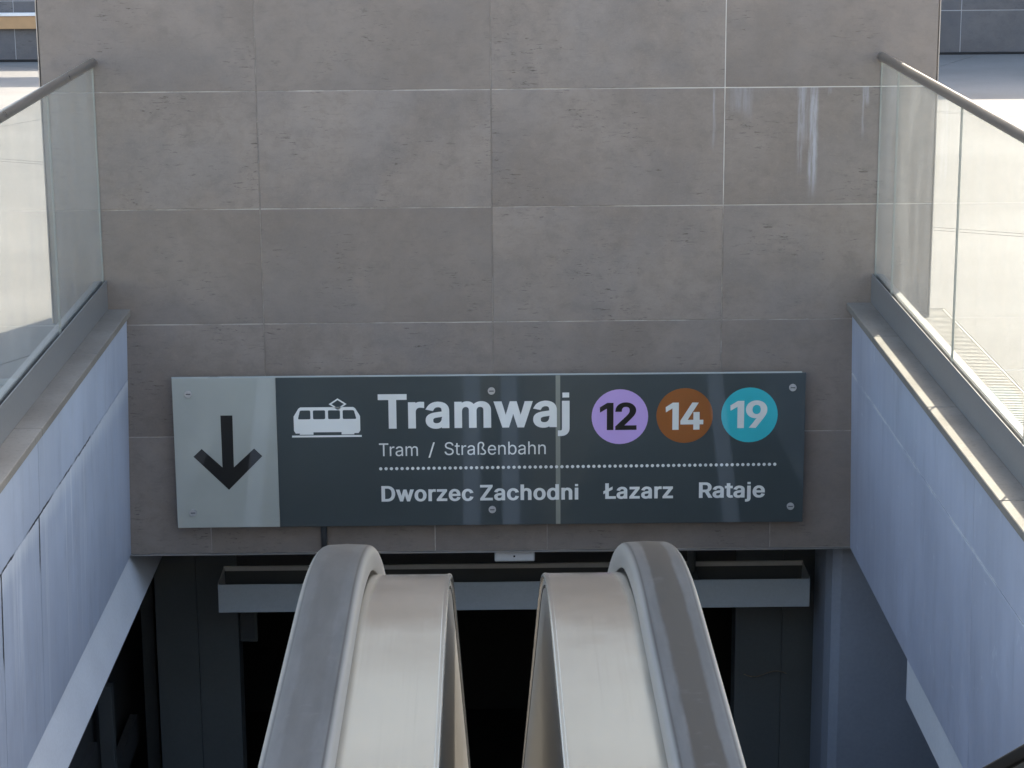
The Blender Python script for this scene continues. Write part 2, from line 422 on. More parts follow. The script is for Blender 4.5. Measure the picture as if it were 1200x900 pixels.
obj('grate_bar', bm, 'grate steel', dr, kind='stuff')
landing = one('landing_floor', 'landing stone', None, (-6, 6, -22, -8.42, .05, .33)); landing['kind'] = 'structure'

# ---------------------------------------------------------------- tiled block over the escalators
blk = thing('tiled_block', 'massive block clad in large grey brown stone tiles above the dark passage', 'wall', (0, 1.2, -1.5))
ROW = [-.848, -.240, .368, .976, 1.584, 2.192, 2.80, 3.40, 4.00, 4.60]
COLX = [-2.295, -1.2, 0.0, 1.2, 2.285]
gap = .0027
def tile(x0, x1, z0, z1, mat='wall tile'):
    return one('wall_tile', mat, blk, (x0 + gap, x1 - gap, -.002 + random.uniform(-.0008, .0008), .010, z0 + gap, z1 - gap), bev=.0012)
for r in range(len(ROW) - 1):
    for c in range(4):
        x0, x1 = COLX[c], COLX[c + 1]
        if r == 0: x0, x1 = max(x0, -2.0), min(x1, 1.97)
        tile(x0, x1, ROW[r], ROW[r + 1], 'streaked wall tile' if r == 2 and c in (2, 3) else 'wall tile')
bx = [-2.0, -1.519, -.32, .281, 1.477, 1.97]
for a, b in zip(bx, bx[1:]): tile(a, b, -1.497, ROW[0])
one('grout_bed', 'grout', blk, (-2.29, 2.28, .0004, .0096, -.235, 4.6))
one('grout_bed', 'grout', blk, (-1.998, 1.968, .0004, .0096, -1.497, -.2353))
one('core', 'wall tile', blk, (-2.297, 2.287, .0104, .24, G - .0005, 4.62))
one('core', 'wall tile', blk, (-2.05, 2.03, .0104, .24, -1.496, G - .001))
one('edge_trim', 'trim metal', blk, (-2.303, -2.298, -.004, .02, G + .002, 4.61))
one('edge_trim', 'trim metal', blk, (2.288, 2.293, -.004, .02, G + .002, 4.61))
one('edge_trim', 'trim metal', blk, (-1.96, 1.92, -.005, .03, -1.507, -1.4985))

# ---------------------------------------------------------------- the two side walls of the pit
def side(s, label):
    L = s < 0
    t = thing('pit_wall', label, 'wall', (s * 2.0, -2.5, -1.5))
    xi = -1.893 if L else 1.855; xo = -2.07 if L else 2.05
    js = [.0, -1.04, -2.44, -3.84, -5.24, -6.64, -8.04] if L else [0., -.818, -2.223, -3.62, -5.02, -6.42, -7.82]
    for a, b in zip(js, js[1:]):
        one('coping_stone', 'coping stone', t, (min(xi, xo), max(xi, xo), b + .003, a - .003, -.190, -.154), bev=.003)
    one('coping_bed', 'joint filler', t, (min(xi, xo) + .02, max(xi, xo) - .001, -8.0, -.002, -.186, -.158)) if not L else \
        one('coping_bed', 'joint filler', t, (min(xi, xo) + .001, max(xi, xo) - .02, -8.0, -.002, -.186, -.158))
    xt, xb = (-1.915, -1.953) if L else (1.886, 1.912)
    sh = lambda p: (p[1] + .19) / (-1.31) * (xb - xt)
    up = [0, -2.43, -4.85, -7.3] if L else [0, -3.05, -5.5, -7.9]
    lw = [0, -2.445, -3.215, -5.6] if L else [0, -3.05, -5.5, -7.9]
    for row, (z0, z1) in ((up, (-.530, -.1915)), (lw, (-1.5, -.534))):
        for a, b in zip(row, row[1:]):
            q = [(b + .002, z0), (a - .002, z0), (a - .002, z1), (b + .002, z1)]
            q = clip(q, -.70, -1, 1.21 + .70 * 3.63)      # cut along the slope of the escalators
            if len(q) < 3: continue
            bm = bmesh.new()
            prism(bm, q, 'x', xt, xt + s * .022, sh)
            obj('wall_panel', bm, 'streaked blue grey panel' if L else 'blue grey panel', t)
    bm = bmesh.new()
    q = clip([(-7.2, -1.49), (-.004, -1.49), (-.004, -.195), (-7.2, -.195)], -.70, -1, 1.20 + .70 * 3.63)
    prism(bm, q, 'x', xt + s * .0225, xt + s * .075, sh); obj('wall_core', bm, 'joint filler', t)
    bm = bmesh.new()
    if L: prism(bm, [(-2.06, -1.5018), (-1.968, -1.5018), (-1.900, -1.752), (-2.06, -1.752)], 'y', -8.0, 1.295)
    else: box(bm, 1.927, 2.01, -6.0, -1.62, -1.730, -1.5015, .003)
    obj('fascia', bm, 'girder paint', t)
    return t
wl = side(-1, 'left wall of the escalator pit, blue grey panels with white drip streaks')
wr = side(1, 'right wall of the escalator pit, plain blue grey panels under a sunlit coping')

# ---------------------------------------------------------------- glass balustrades
def balustrade(s, label, joints):
    L = s < 0
    t = thing('glass_balustrade', label, 'railing', (s * 2.0, -2.5, -.154))
    xi = -2.009 if L else 1.981
    X = lambda d: xi + s * d
    def b(name, mat, d0, d1, y0, y1, z0, z1, bev=0):
        return one(name, mat, t, (min(X(d0), X(d1)), max(X(d0), X(d1)), y0, y1, z0, z1), bev=bev)
    b('base_plate', 'base metal', 0, .006, -7.6, -.002, -.153, 0, .0015)
    b('gasket', 'dark gap', .0062, .0125, -7.6, -.002, -.14, -.006)
    b('base_channel', 'base metal light', .0305, .066, -7.6, -.002, -.1535, -.002, .002)
    b('gasket', 'dark gap', .0265, .0303, -7.6, -.002, -.14, -.006)
    for a, c in zip(joints, joints[1:]):
        pane = b('glass_pane', 'dusty glass' if L else 'clear glass',   .0145, .0245, c + .003, a - .003, -.10, 1.108)
        for yy in (c + .002, a - .002):
            x0, x1 = sorted((X(.0147), X(.0243)))
            one('pane_edge', 'glass edge', pane, (x0, x1, yy - .0008, yy + .0008, -.02, 1.106))
    bm = bmesh.new(); cyl(bm, (X(.0195), -7.6, 1.127), (X(.0195), -.004, 1.127), .0235, 24)
    obj('handrail', bm, 'stainless tube', t)
    return t
balustrade(-1, 'glass balustrade with steel handrail left of the block, in shade', [-.004, -1.23, -2.73, -4.23, -5.73, -7.23])
balustrade(1, 'glass balustrade with steel handrail right of the block, in sunlight', [-.004, -.49, -2.0, -3.36, -4.86, -6.36, -7.5])

# ---------------------------------------------------------------- escalators
AX = -.0140
def path_top():
    P = []
    for i in range(0, 15):                      # newel: half circle at the near end
        a = -math.pi / 2 - math.pi * i / 14
        P.append((-10.25 + .26 * math.cos(a), 1.02 + .26 * math.sin(a)))
    P.append((-9.6, 1.28)); P.append((-9.0, 1.28))
    for i in range(0, 15):
        a = R(30) * i / 14; P.append((-8.80 + 1.55 * math.sin(a), 1.28 - 1.55 * (1 - math.cos(a))))
    y, z = P[-1]; ye = 3.2
    for i in range(1, 9): P.append((y + (ye - y) * i / 8, z - (ye - y) * i / 8 * math.tan(R(30))))
    y, z = P[-1]
    for i in range(1, 11):
        a = R(30) * (1 - i / 10); P.append((y + 1.55 * (math.sin(R(30)) - math.sin(a)), z - 1.55 * (math.cos(a) - math.cos(R(30)))))
    y, z = P[-1]; P.append((y + .9, z))
    for i in range(1, 15):
        a = math.pi / 2 - math.pi * i / 14; P.append((y + .9 + .26 * math.cos(a), z - .26 + .26 * math.sin(a)))
    return P
PT = path_top()
PD = [p for p in PT if True][14:-14]            # without the two newels
def offs(path, d):
    out = []
    for i, p in enumerate(path):
        q0 = path[max(i - 1, 0)]; q1 = path[min(i + 1, len(path) - 1)]
        t = Vector((q1[0] - q0[0], q1[1] - q0[1])).normalized(); out.append((p[0] - t.y * d, p[1] + t.x * d))
    return out
def rrect(xc, hw, n0, n1, r, k=4):
    pts = []
    for cx, cy, a0 in ((xc + hw - r, n1 - r, 0), (xc - hw + r, n1 - r, 90), (xc - hw + r, n0 + r, 180), (xc + hw - r, n0 + r, 270)):
        for i in range(k + 1):
            a = R(a0 + 90 * i / k); pts.append((cx + r * math.cos(a), cy + r * math.sin(a)))
    return pts
def handrail_prof(xc):
    top = []
    hw, r = .040, .013
    for i in range(0, 7):
        a = R(90 * i / 6); top.append((xc + hw - r + r * math.cos(a), -r + r * math.sin(a) - .0012))
    for x in (.018, .009, 0, -.009, -.018): top.append((xc + x, 0.0 - .0012 * abs(x) / .027))
    for i in range(0, 7):
        a = R(90 + 90 * i / 6); top.append((xc - hw + r + r * math.cos(a), -r + r * math.sin(a) - .0012))
    # lips curl under, leaving the slot the guide runs in
    top += [(xc - hw, -.035), (xc - hw + .004, -.040), (xc - .022, -.040), (xc - .022, -.022), (xc + .022, -.022), (xc + .022, -.040), (xc + hw - .004, -.040), (xc + hw, -.035)]
    return top
def escalator(sx, label):
    cx = AX + sx * .842
    e = thing('escalator', label, 'escalator', (cx, -8.5, .33), 'pair of escalators going down')
    m = lambda d: AX + sx * d                   # d = distance from the line between the two escalators
    for inner in (True, False):
        f = (lambda d: m(d)) if inner else (lambda d: m(1.684 - d))
        rub = 'worn handrail rubber' if (sx > 0 and inner) else 'handrail rubber'
        if not inner: rub = 'shaded rubber'
        bm = bmesh.new(); sweep(bm, PT, handrail_prof(f(.225)))
        obj('handrail', bm, rub, e, shade=50, label=('black rubber handrail with a worn darker middle' if rub[0] == 'w' else None))
        bm = bmesh.new(); sweep(bm, PT, [(f(.225) - .0215, -.045), (f(.225) + .0215, -.045), (f(.225) + .0215, -.024), (f(.225) - .0215, -.024)], smooth=False)
        obj('handrail_guide', bm, 'rubber underside', e)
        T = -.047
        bm = bmesh.new(); sweep(bm, PD, [(f(.258), T), (f(.0755), T), (f(.0755), T - .004), (f(.258), T - .004)], smooth=True)
        obj('deck_plate', bm, 'brushed steel', e, shade=40)
        bm = bmesh.new(); sweep(bm, offs(PD, T - .0035), rrect(f(.0735), .0045, -.0045, .0045, .0044, 3))
        obj('deck_edge', bm, 'polished edge', e)
        bm = bmesh.new(); sweep(bm, PD, [(f(.0765), T - .0045), (f(.0725), T - .0045), (f(.0725), T - .34), (f(.0765), T - .34)], smooth=True)
        obj('side_sheet', bm, 'side sheet', e, shade=40)
        sub = [p for p in PD if p[0] > -8.36]
        bm = bmesh.new(); sweep(bm, sub, [(f(.0727), T - .018), (f(.0717), T - .018), (f(.0717), T - .0225), (f(.0727), T - .0225)], smooth=False)
        obj('panel_joint', bm, 'dark gap', e)
        bm = bmesh.new(); sweep(bm, PD, [(f(.258), T - .0045), (f(.262), T - .0045), (f(.290), T - .70), (f(.286), T - .70)], smooth=True)
        obj('inner_panel', bm, 'inner panel steel', e, shade=40)
        bm = bmesh.new(); sweep(bm, PD, [(f(.287), T - .701), (f(.345), T - .76), (f(.345), T - 1.1), (f(.287), T - 1.1)], smooth=False)
        obj('skirt', bm, 'step metal', e)
    x0, x1 = sorted((m(.350), m(1.334)))
    proto = None
    for i in range(1, 29):
        zt = .33 - .231 * i; y0 = -8.4 + .4 * i
        if proto is None:
            bm = bmesh.new(); box(bm, x0, x1, y0 - .4, y0 + .012, zt - .235, zt, .003)
            k = x0 + .02
            while k < x1 - .02: box(bm, k, k + .005, y0 - .39, y0 + .008, zt + .0005, zt + .010); k += .0178
            proto = obj('step', bm, 'step metal', e); base = proto.location.copy(); z_first, y_first = zt, y0
        else:
            o = proto.copy(); COL.objects.link(o); o.parent = e
            o.location = base + Vector((0, y0 - y_first, zt - z_first))
    bm = bmesh.new(); box(bm, x0, x1, -9.0, -8.425, .3305, .336, .002); obj('comb_plate', bm, 'brushed steel', e)
    return e
escalator(-1, 'left escalator going down, its right hand rubber handrail evenly grey')
escalator(1, 'right escalator going down, its left hand rubber handrail worn dark in the middle')

GLYPHS = {
    'T': (897, '64,903 64,1017 834,1017 834,903 513,903 513,0 385,0 385,903'),
    'r': (518, '105,0 105,759 223,759 223,642 231,642 241,664 253,684 268,703 285,719 305,734 327,747 350,757 374,764 399,768 426,770 459,769 487,767 487,645 460,649 451,650 442,650 433,651 424,651 414,651 393,651 373,648 354,643 336,637 318,629 302,620 287,609 274,596 262,582 252,567 243,551 236,533 231,514 228,495 227,474 227,0'),
    'a': (778, '320,-17 291,-16 264,-13 238,-7 213,0 189,10 166,22 145,36 127,51 110,69 95,89 83,111 73,134 66,160 62,187 61,216 62,241 65,264 70,285 77,305 86,322 97,338 110,352 123,365 138,376 155,386 173,395 191,403 210,410 230,416 251,421 272,426 293,430 314,433 335,437 356,440 467,453 484,456 498,458 511,462 521,465 531,470 538,475 544,482 548,490 550,499 551,509 551,513 550,532 548,549 545,565 540,580 533,593 525,606 516,617 505,627 493,636 480,644 465,650 448,655 431,659 412,661 391,662 370,661 351,659 332,656 315,651 298,645 283,637 270,630 257,621 246,612 235,602 226,591 218,580 211,570 205,559 200,548 82,582 93,609 107,633 122,655 139,675 157,692 177,707 198,721 220,733 242,743 266,751 290,757 314,762 339,766 363,768 388,769 405,768 422,767 440,765 459,762 478,759 497,754 517,748 535,740 554,731 572,721 589,709 605,695 619,679 632,661 645,640 655,618 663,593 669,566 672,535 673,503 673,0 553,0 553,104 545,104 539,93 532,82 524,71 515,60 504,49 492,38 479,28 464,19 448,10 431,2 412,-5 391,-10 369,-14 345,-16|341,91 367,92 392,95 415,100 436,108 456,117 474,129 490,141 504,155 516,170 527,186 536,204 542,221 547,239 550,257 551,276 551,380 547,376 542,373 536,370 528,367 519,364 509,361 498,359 487,356 475,354 463,352 400,342 351,336 334,333 317,330 300,327 284,322 269,317 254,311 240,305 228,297 217,288 207,279 199,268 192,255 187,242 185,226 184,210 184,195 187,181 191,167 197,155 204,144 212,134 222,125 234,117 246,110 259,104 274,100 290,96 306,93 323,91'),
    'm': (1220, '105,0 105,759 224,759 225,591 215,591 222,614 231,636 241,656 252,675 265,692 279,707 294,721 310,733 327,743 344,752 362,759 381,765 400,769 419,771 438,772 471,770 500,764 528,754 552,740 575,721 594,700 610,676 624,649 634,621 642,589 625,589 631,611 639,632 649,651 661,669 674,686 689,702 705,716 723,729 741,740 761,750 782,758 804,764 826,769 849,771 873,772 899,771 924,768 949,762 972,754 994,744 1015,731 1034,716 1052,699 1067,679 1081,657 1093,632 1102,606 1109,576 1112,544 1114,510 1114,0 991,0 991,507 990,539 984,566 975,590 962,609 945,625 926,638 905,648 884,655 861,660 837,661 817,660 798,658 781,653 764,647 748,639 734,630 721,620 710,608 699,595 691,580 683,565 678,549 674,531 671,513 671,494 671,0 548,0 548,520 547,544 542,567 533,587 521,606 506,622 488,636 469,647 447,655 424,659 399,661 381,660 364,658 347,653 331,648 315,640 300,631 286,620 273,608 262,594 252,578 243,561 236,542 231,522 228,500 227,476 227,0'),
    'w': (1134, '275,0 45,759 174,759 267,427 275,399 283,370 291,339 299,307 308,273 316,238 325,202 333,164 342,124 350,83 330,83 338,122 346,161 355,198 363,234 371,269 379,303 388,336 396,367 404,398 412,427 504,759 633,759 723,427 731,398 739,368 747,337 755,305 763,271 771,237 780,200 788,163 796,123 804,83 783,83 791,123 800,162 809,199 817,236 826,270 834,304 843,336 851,368 859,398 867,427 960,759 1089,759 859,0 737,0 638,343 609,450 603,472 598,494 592,516 587,538 581,561 553,675 581,675 553,561 525,449 519,428 514,406 508,385 502,364 496,343 397,0'),
    'j': (333, '105,759 227,759 227,-60 227,-87 224,-113 219,-137 212,-160 203,-181 192,-200 179,-217 165,-233 148,-247 129,-258 109,-268 86,-276 62,-281 36,-284 8,-285 -20,-285 -20,-173 4,-173 24,-172 42,-169 57,-163 70,-154 81,-144 90,-131 96,-116 101,-99 104,-79 105,-58|167,886 153,887 140,889 128,894 117,901 107,909 98,919 91,930 86,941 83,953 82,966 83,979 86,992 91,1003 98,1014 107,1024 117,1032 128,1039 140,1044 153,1047 167,1047 180,1047 193,1044 205,1039 217,1032 227,1024 236,1014 243,1003 248,992 251,979 252,966 251,953 248,941 243,930 236,919 227,909 217,901 205,894 193,889 180,887'),
    'S': (893, '447,-18 404,-16 363,-12 325,-5 289,5 255,18 224,34 195,52 170,72 147,95 128,120 111,147 98,176 87,207 80,239 76,273 209,273 212,250 217,229 225,210 235,192 247,175 261,161 277,148 294,136 313,126 333,117 354,111 377,105 399,101 423,99 447,98 475,99 501,102 526,106 549,113 572,121 593,130 612,141 630,154 645,168 659,184 670,201 679,219 686,238 690,258 691,279 690,297 687,315 681,330 674,345 664,358 653,370 640,381 625,391 609,400 592,409 573,417 554,425 533,432 512,438 490,445 367,479 319,494 276,511 237,531 202,554 172,578 148,606 128,636 115,669 107,706 104,745 106,779 111,810 120,840 133,869 150,896 170,920 192,943 217,963 245,980 275,996 308,1008 342,1018 378,1025 415,1030 454,1031 494,1030 531,1025 567,1018 600,1008 632,995 662,980 689,962 713,943 735,921 754,897 770,872 783,845 793,817 799,787 802,756 675,756 669,785 659,812 645,835 627,856 604,875 578,890 550,902 519,910 486,915 450,917 424,916 400,914 377,909 355,903 335,896 316,886 298,876 283,864 269,851 257,836 248,821 240,805 234,788 231,770 230,751 231,731 235,713 242,696 250,681 262,667 275,655 289,644 305,633 321,624 339,616 357,609 374,602 391,597 408,591 425,587 529,559 546,554 565,548 584,542 603,535 623,527 643,519 662,509 681,499 699,488 717,475 734,462 750,447 764,431 777,414 789,395 799,375 807,353 812,330 816,304 817,277 815,245 810,213 801,183 789,154 773,127 754,101 732,78 707,57 678,38 647,21 612,7 575,-4 535,-12 493,-16'),
    '/': (498, '470,1065 142,-153 29,-153 356,1065'),
    't': (455, '408,759 408,654 13,654 13,759|130,942 252,942 252,195 253,176 255,160 259,145 265,133 272,123 281,114 293,108 306,103 322,101 341,100 370,102 404,107 426,3 418,1 410,-1 402,-3 393,-4 384,-5 374,-6 365,-7 355,-8 346,-8 337,-8 299,-6 265,0 234,10 207,24 184,43 164,65 149,90 138,119 132,151 130,186'),
    'ß': (883, '244,724 244,0 120,0 120,724 123,783 133,835 148,881 170,920 198,954 231,982 267,1003 306,1019 348,1028 393,1031 419,1030 445,1027 471,1022 496,1015 521,1005 545,994 567,980 587,965 606,946 623,926 638,903 649,878 657,850 662,820 664,787 663,767 661,748 659,732 655,716 650,702 644,689 638,677 631,665 624,654 617,644 610,635 603,625 597,616 591,607 585,597 580,588 576,578 573,568 571,557 571,545 572,531 575,517 579,505 586,493 595,482 605,471 616,461 627,451 640,441 654,431 668,420 682,410 696,399 710,387 724,376 737,363 750,350 762,335 773,320 783,304 791,286 798,267 803,247 805,225 806,201 805,174 801,149 794,126 785,104 773,84 759,66 742,50 723,35 702,22 679,11 655,2 628,-5 600,-10 570,-13 539,-14 512,-13 486,-11 462,-8 438,-3 414,3 393,10 373,17 356,24 341,32 328,41 375,147 385,142 396,136 407,129 420,123 434,116 450,110 467,106 486,102 507,100 531,100 558,101 583,104 605,110 625,118 643,128 657,141 669,155 677,171 682,189 684,209 683,224 680,239 675,253 668,266 660,278 650,290 639,301 627,312 614,323 600,333 586,344 572,354 557,365 543,376 529,388 515,399 502,412 490,425 479,439 469,453 460,469 454,486 449,504 446,524 445,544 446,560 448,575 451,589 455,601 460,612 466,622 473,632 480,641 487,650 495,659 502,668 510,677 516,686 523,696 529,706 534,718 538,730 541,744 543,759 544,776 542,803 537,828 528,849 516,868 500,883 482,896 462,905 441,912 418,916 393,918 365,916 340,910 318,901 299,888 282,871 268,850 258,825 250,796 245,762'),
    'e': (808, '424,-16 381,-14 341,-9 302,1 267,15 234,33 204,54 176,78 152,106 130,136 111,170 96,206 84,244 75,285 70,328 68,374 70,419 75,462 84,504 95,543 111,579 129,613 150,644 174,672 201,697 230,719 262,737 296,751 332,761 370,767 410,769 435,768 460,766 484,761 508,756 532,748 555,739 577,727 598,714 619,699 638,682 657,663 674,641 689,617 702,592 714,564 724,533 732,501 738,465 741,428 742,388 742,339 150,339 150,442 676,442 619,404 618,434 616,462 611,488 604,513 595,537 585,559 573,579 559,597 543,613 525,628 506,639 484,648 462,655 437,659 410,660 384,659 358,655 335,648 313,639 293,627 274,613 257,597 242,579 229,560 218,539 208,517 201,494 196,471 193,447 192,422 192,355 193,322 197,292 202,263 210,237 221,212 233,190 248,170 264,152 282,136 302,123 324,112 347,103 371,97 397,93 425,92 443,93 460,94 476,97 492,101 507,105 522,111 535,118 548,126 560,135 571,145 581,157 590,169 598,182 605,196 611,211 730,182 722,159 712,137 700,116 686,97 670,79 652,62 633,46 612,32 589,20 565,9 539,0 512,-7 484,-12 455,-15'),
    'n': (819, '227,453 227,0 105,0 105,759 223,759 224,575 205,575 220,614 237,649 257,679 280,704 304,724 331,740 359,753 389,762 421,767 455,769 485,768 513,764 540,757 566,749 590,737 612,723 632,707 651,687 667,666 681,642 693,615 702,585 709,553 713,518 714,481 714,0 592,0 592,470 590,504 585,535 575,563 563,587 546,609 526,627 504,640 478,650 451,656 420,658 399,657 378,654 358,650 340,643 322,635 305,624 290,612 276,598 263,583 253,565 244,546 236,526 231,503 228,479'),
    'b': (849, '459,-16 432,-15 407,-13 384,-8 364,-1 345,8 328,17 312,28 299,39 286,50 276,62 266,75 257,86 249,97 242,108 236,117 224,117 224,0 105,0 105,1017 227,1017 227,638 236,638 242,648 249,658 257,668 266,680 275,691 285,703 297,715 311,725 326,736 343,745 361,754 382,760 405,765 431,768 458,769 495,767 531,761 564,752 596,738 626,721 654,700 679,676 702,649 722,619 740,585 754,549 766,510 774,468 779,424 780,378 779,331 774,287 766,245 754,206 740,169 722,135 702,105 680,77 654,53 626,32 597,15 565,1 531,-9 496,-14|440,94 468,95 493,100 517,107 539,118 559,131 577,147 594,165 608,186 621,208 632,233 640,260 647,287 652,317 655,347 656,379 655,410 652,440 647,469 641,496 632,522 621,547 609,569 594,589 578,607 560,623 539,636 517,646 494,654 468,658 440,660 413,658 388,654 364,647 342,637 322,624 304,609 288,591 273,572 261,550 250,526 241,500 234,472 229,443 226,412 225,379 226,346 229,315 234,285 241,257 250,230 261,206 274,183 289,163 305,145 323,130 343,117 365,107 389,99 414,95'),
    'h': (820, '227,453 227,0 105,0 105,1017 227,1017 227,575 205,575 220,614 237,649 257,679 280,704 304,724 331,740 359,753 389,762 421,767 455,769 485,768 513,764 541,757 566,749 590,737 613,723 633,707 651,687 667,666 681,642 693,615 702,585 709,553 713,518 714,481 714,0 592,0 592,470 590,504 585,535 575,563 563,587 546,609 526,627 504,640 478,650 451,656 420,658 399,657 378,654 358,650 340,643 322,635 305,624 290,612 276,598 263,583 253,565 244,546 236,526 231,503 228,479'),
    'D': (1004, '438,0 192,0 192,114 429,114 478,116 522,122 563,131 601,144 636,161 667,182 695,206 719,233 740,264 758,298 772,335 784,375 792,417 797,463 798,511 797,558 792,603 784,645 773,684 758,721 741,755 720,785 696,812 669,836 639,856 606,873 570,886 530,896 487,901 442,903 186,903 186,1017 451,1017 508,1015 563,1008 614,996 661,979 705,957 745,930 782,900 814,865 842,826 867,782 887,735 903,684 914,630 921,572 923,511 921,449 914,391 903,336 887,285 867,237 842,194 813,154 780,119 743,88 701,61 656,39 607,22 554,10 498,2|249,1017 249,0 120,0 120,1017'),
    'o': (830, '414,-16 374,-14 336,-9 300,1 266,15 234,33 204,54 177,78 152,106 131,136 112,170 96,206 84,245 75,286 70,329 68,375 70,421 75,465 84,507 96,546 112,582 131,616 152,647 177,674 204,698 234,720 266,737 300,751 336,761 374,767 414,769 455,767 494,761 530,751 565,737 597,720 627,698 654,674 678,647 700,616 719,582 734,546 746,507 755,465 760,421 762,375 760,329 755,286 746,245 734,206 719,170 700,136 678,106 654,78 627,54 597,33 565,15 530,1 494,-9 455,-14|414,93 444,94 471,99 497,107 520,118 540,132 559,148 576,167 591,188 603,210 614,235 623,261 630,288 635,316 637,345 638,375 637,405 635,434 630,462 623,490 614,516 603,541 591,564 576,585 559,604 540,620 520,634 497,645 471,653 444,658 414,660 385,658 359,653 334,645 311,634 290,620 272,604 255,585 240,564 227,541 217,517 208,490 201,463 196,435 194,405 193,375 194,345 196,316 201,288 208,261 217,235 227,210 240,188 255,167 272,148 290,132 311,118 334,107 359,99 385,94'),
    'z': (761, '83,0 83,91 508,639 508,646 96,646 96,759 665,759 665,662 252,120 252,113 677,113 677,0'),
    'c': (791, '414,-16 374,-14 336,-9 300,1 266,15 234,33 204,54 177,78 152,106 131,136 112,170 96,206 84,245 75,286 70,329 68,375 70,421 75,465 84,507 96,546 112,582 131,616 152,647 177,674 204,698 234,720 266,737 300,751 336,761 374,767 414,769 437,768 458,767 479,764 500,759 520,754 539,748 558,740 576,732 593,722 610,712 626,700 641,688 655,674 668,660 680,644 691,627 701,610 709,592 717,573 723,554 606,524 602,536 598,547 593,558 587,568 581,578 574,588 566,597 558,606 549,614 540,621 530,628 519,635 508,640 496,645 484,650 471,653 458,656 444,658 429,659 414,660 385,658 359,653 334,645 311,634 290,620 272,604 255,585 240,564 227,541 217,517 208,490 201,463 196,435 194,405 193,375 194,345 196,316 201,288 208,261 217,235 227,210 240,188 255,167 272,148 290,132 311,118 334,107 359,99 385,94 414,93 430,93 444,95 459,97 472,99 485,103 498,108 509,113 521,118 531,125 541,132 551,140 560,148 568,157 576,167 583,177 590,188 595,199 600,210 605,222 608,234 726,205 720,185 712,165 703,147 694,129 682,112 670,97 657,82 643,68 628,55 612,43 596,32 578,22 560,13 541,5 521,-1 501,-7 480,-11 459,-14 437,-16'),
    'Z': (877, '83,0 83,93 547,770 559,788 572,806 585,825 599,843 612,861 626,879 640,897 654,915 668,933 681,951 696,909 671,908 646,906 621,906 596,905 571,904 546,904 521,904 496,904 471,903 446,903 81,903 81,1017 793,1017 793,923 337,257 324,238 310,219 296,199 282,180 268,161 195,66 180,109 205,110 230,111 255,112 279,113 304,113 329,113 354,114 378,114 403,114 428,114 799,114 799,0'),
    'd': (849, '391,-16 353,-14 318,-9 285,1 253,15 223,32 195,53 170,77 147,105 127,135 109,169 95,206 83,245 75,287 70,331 68,378 70,424 75,468 83,510 95,549 110,585 127,619 148,649 170,676 196,700 224,721 254,738 285,752 319,761 354,767 391,769 419,768 444,765 467,760 487,754 506,745 523,736 538,725 552,715 564,703 575,691 584,680 593,668 600,658 607,648 612,638 621,638 621,1017 744,1017 744,0 625,0 625,117 613,117 607,108 600,97 592,86 584,75 574,62 563,50 551,39 537,28 521,17 505,8 486,-1 465,-8 443,-13 418,-15|409,94 436,95 461,99 484,107 506,117 526,130 544,145 561,163 575,183 588,206 599,230 608,257 615,285 619,315 622,346 623,379 622,412 620,443 615,472 608,500 599,526 589,550 576,572 561,591 545,609 527,624 507,637 485,647 461,654 436,658 409,660 381,658 355,654 331,646 309,636 289,623 271,607 254,589 240,569 227,547 217,522 208,496 201,469 196,440 194,410 193,379 194,347 196,317 201,287 208,260 217,233 228,208 241,186 255,165 272,147 290,131 310,118 332,107 356,100 382,95'),
    'i': (333, '105,0 105,759 227,759 227,0|167,886 154,887 141,889 129,894 118,901 108,909 99,919 92,930 87,941 84,953 83,966 84,979 87,992 92,1003 99,1014 108,1024 118,1032 129,1039 141,1044 154,1047 167,1047 181,1047 194,1044 206,1039 217,1032 228,1024 237,1014 244,1003 249,992 252,979 253,966 252,953 249,941 244,930 237,919 228,909 217,901 206,894 194,889 181,887'),
    'Ł': (827, '161,0 161,1017 290,1017 290,114 763,114 763,0|32,346 32,474 540,767 540,638'),
    'R': (898, '120,0 120,1017 472,1017 517,1016 559,1011 598,1003 634,992 666,977 695,960 721,940 744,918 764,893 781,866 794,837 805,806 813,774 817,740 819,704 817,668 813,634 805,602 794,572 781,543 764,516 744,492 721,470 695,451 666,434 633,420 598,409 559,402 517,397 472,395 193,395 193,510 467,510 498,511 526,514 551,519 575,525 595,534 614,544 631,556 645,569 657,584 667,601 676,619 682,638 687,659 689,681 690,704 689,728 687,750 682,771 676,791 667,809 657,827 645,842 630,856 614,868 595,879 574,888 551,895 525,900 496,903 466,904 249,904 249,0|706,0 460,458 606,458 856,0'),
    '1': (906, '153,0 153,109 782,109 782,0|552,1017 552,0 425,0 425,897 419,897 172,716 172,854 397,1017'),
    '2': (906, '128,0 128,95 468,457 491,481 512,504 531,525 548,546 564,565 579,583 592,601 603,619 613,636 621,653 628,670 634,688 637,706 640,724 640,743 639,764 636,784 631,803 624,821 615,837 604,852 592,866 578,878 563,889 546,898 528,906 509,911 490,916 469,918 447,919 424,918 402,915 382,910 362,904 344,895 328,884 313,872 300,859 288,844 278,827 269,809 262,789 258,769 255,747 254,724 131,724 133,760 138,793 146,826 158,856 172,885 190,911 210,935 233,957 258,976 286,992 316,1006 347,1017 380,1025 414,1030 450,1031 486,1030 520,1025 552,1017 583,1007 612,993 639,977 663,959 685,938 705,915 722,890 736,864 748,836 756,807 760,777 762,745 761,722 759,700 755,678 749,657 742,635 733,614 721,591 707,567 691,543 672,517 650,490 626,461 598,429 568,395 534,359 305,121 305,113 778,113 778,0'),
    '4': (906, '79,211 79,317 494,1017 621,1017 217,332 217,325 826,325 826,211|563,0 563,242 563,292 563,635 686,635 686,0'),
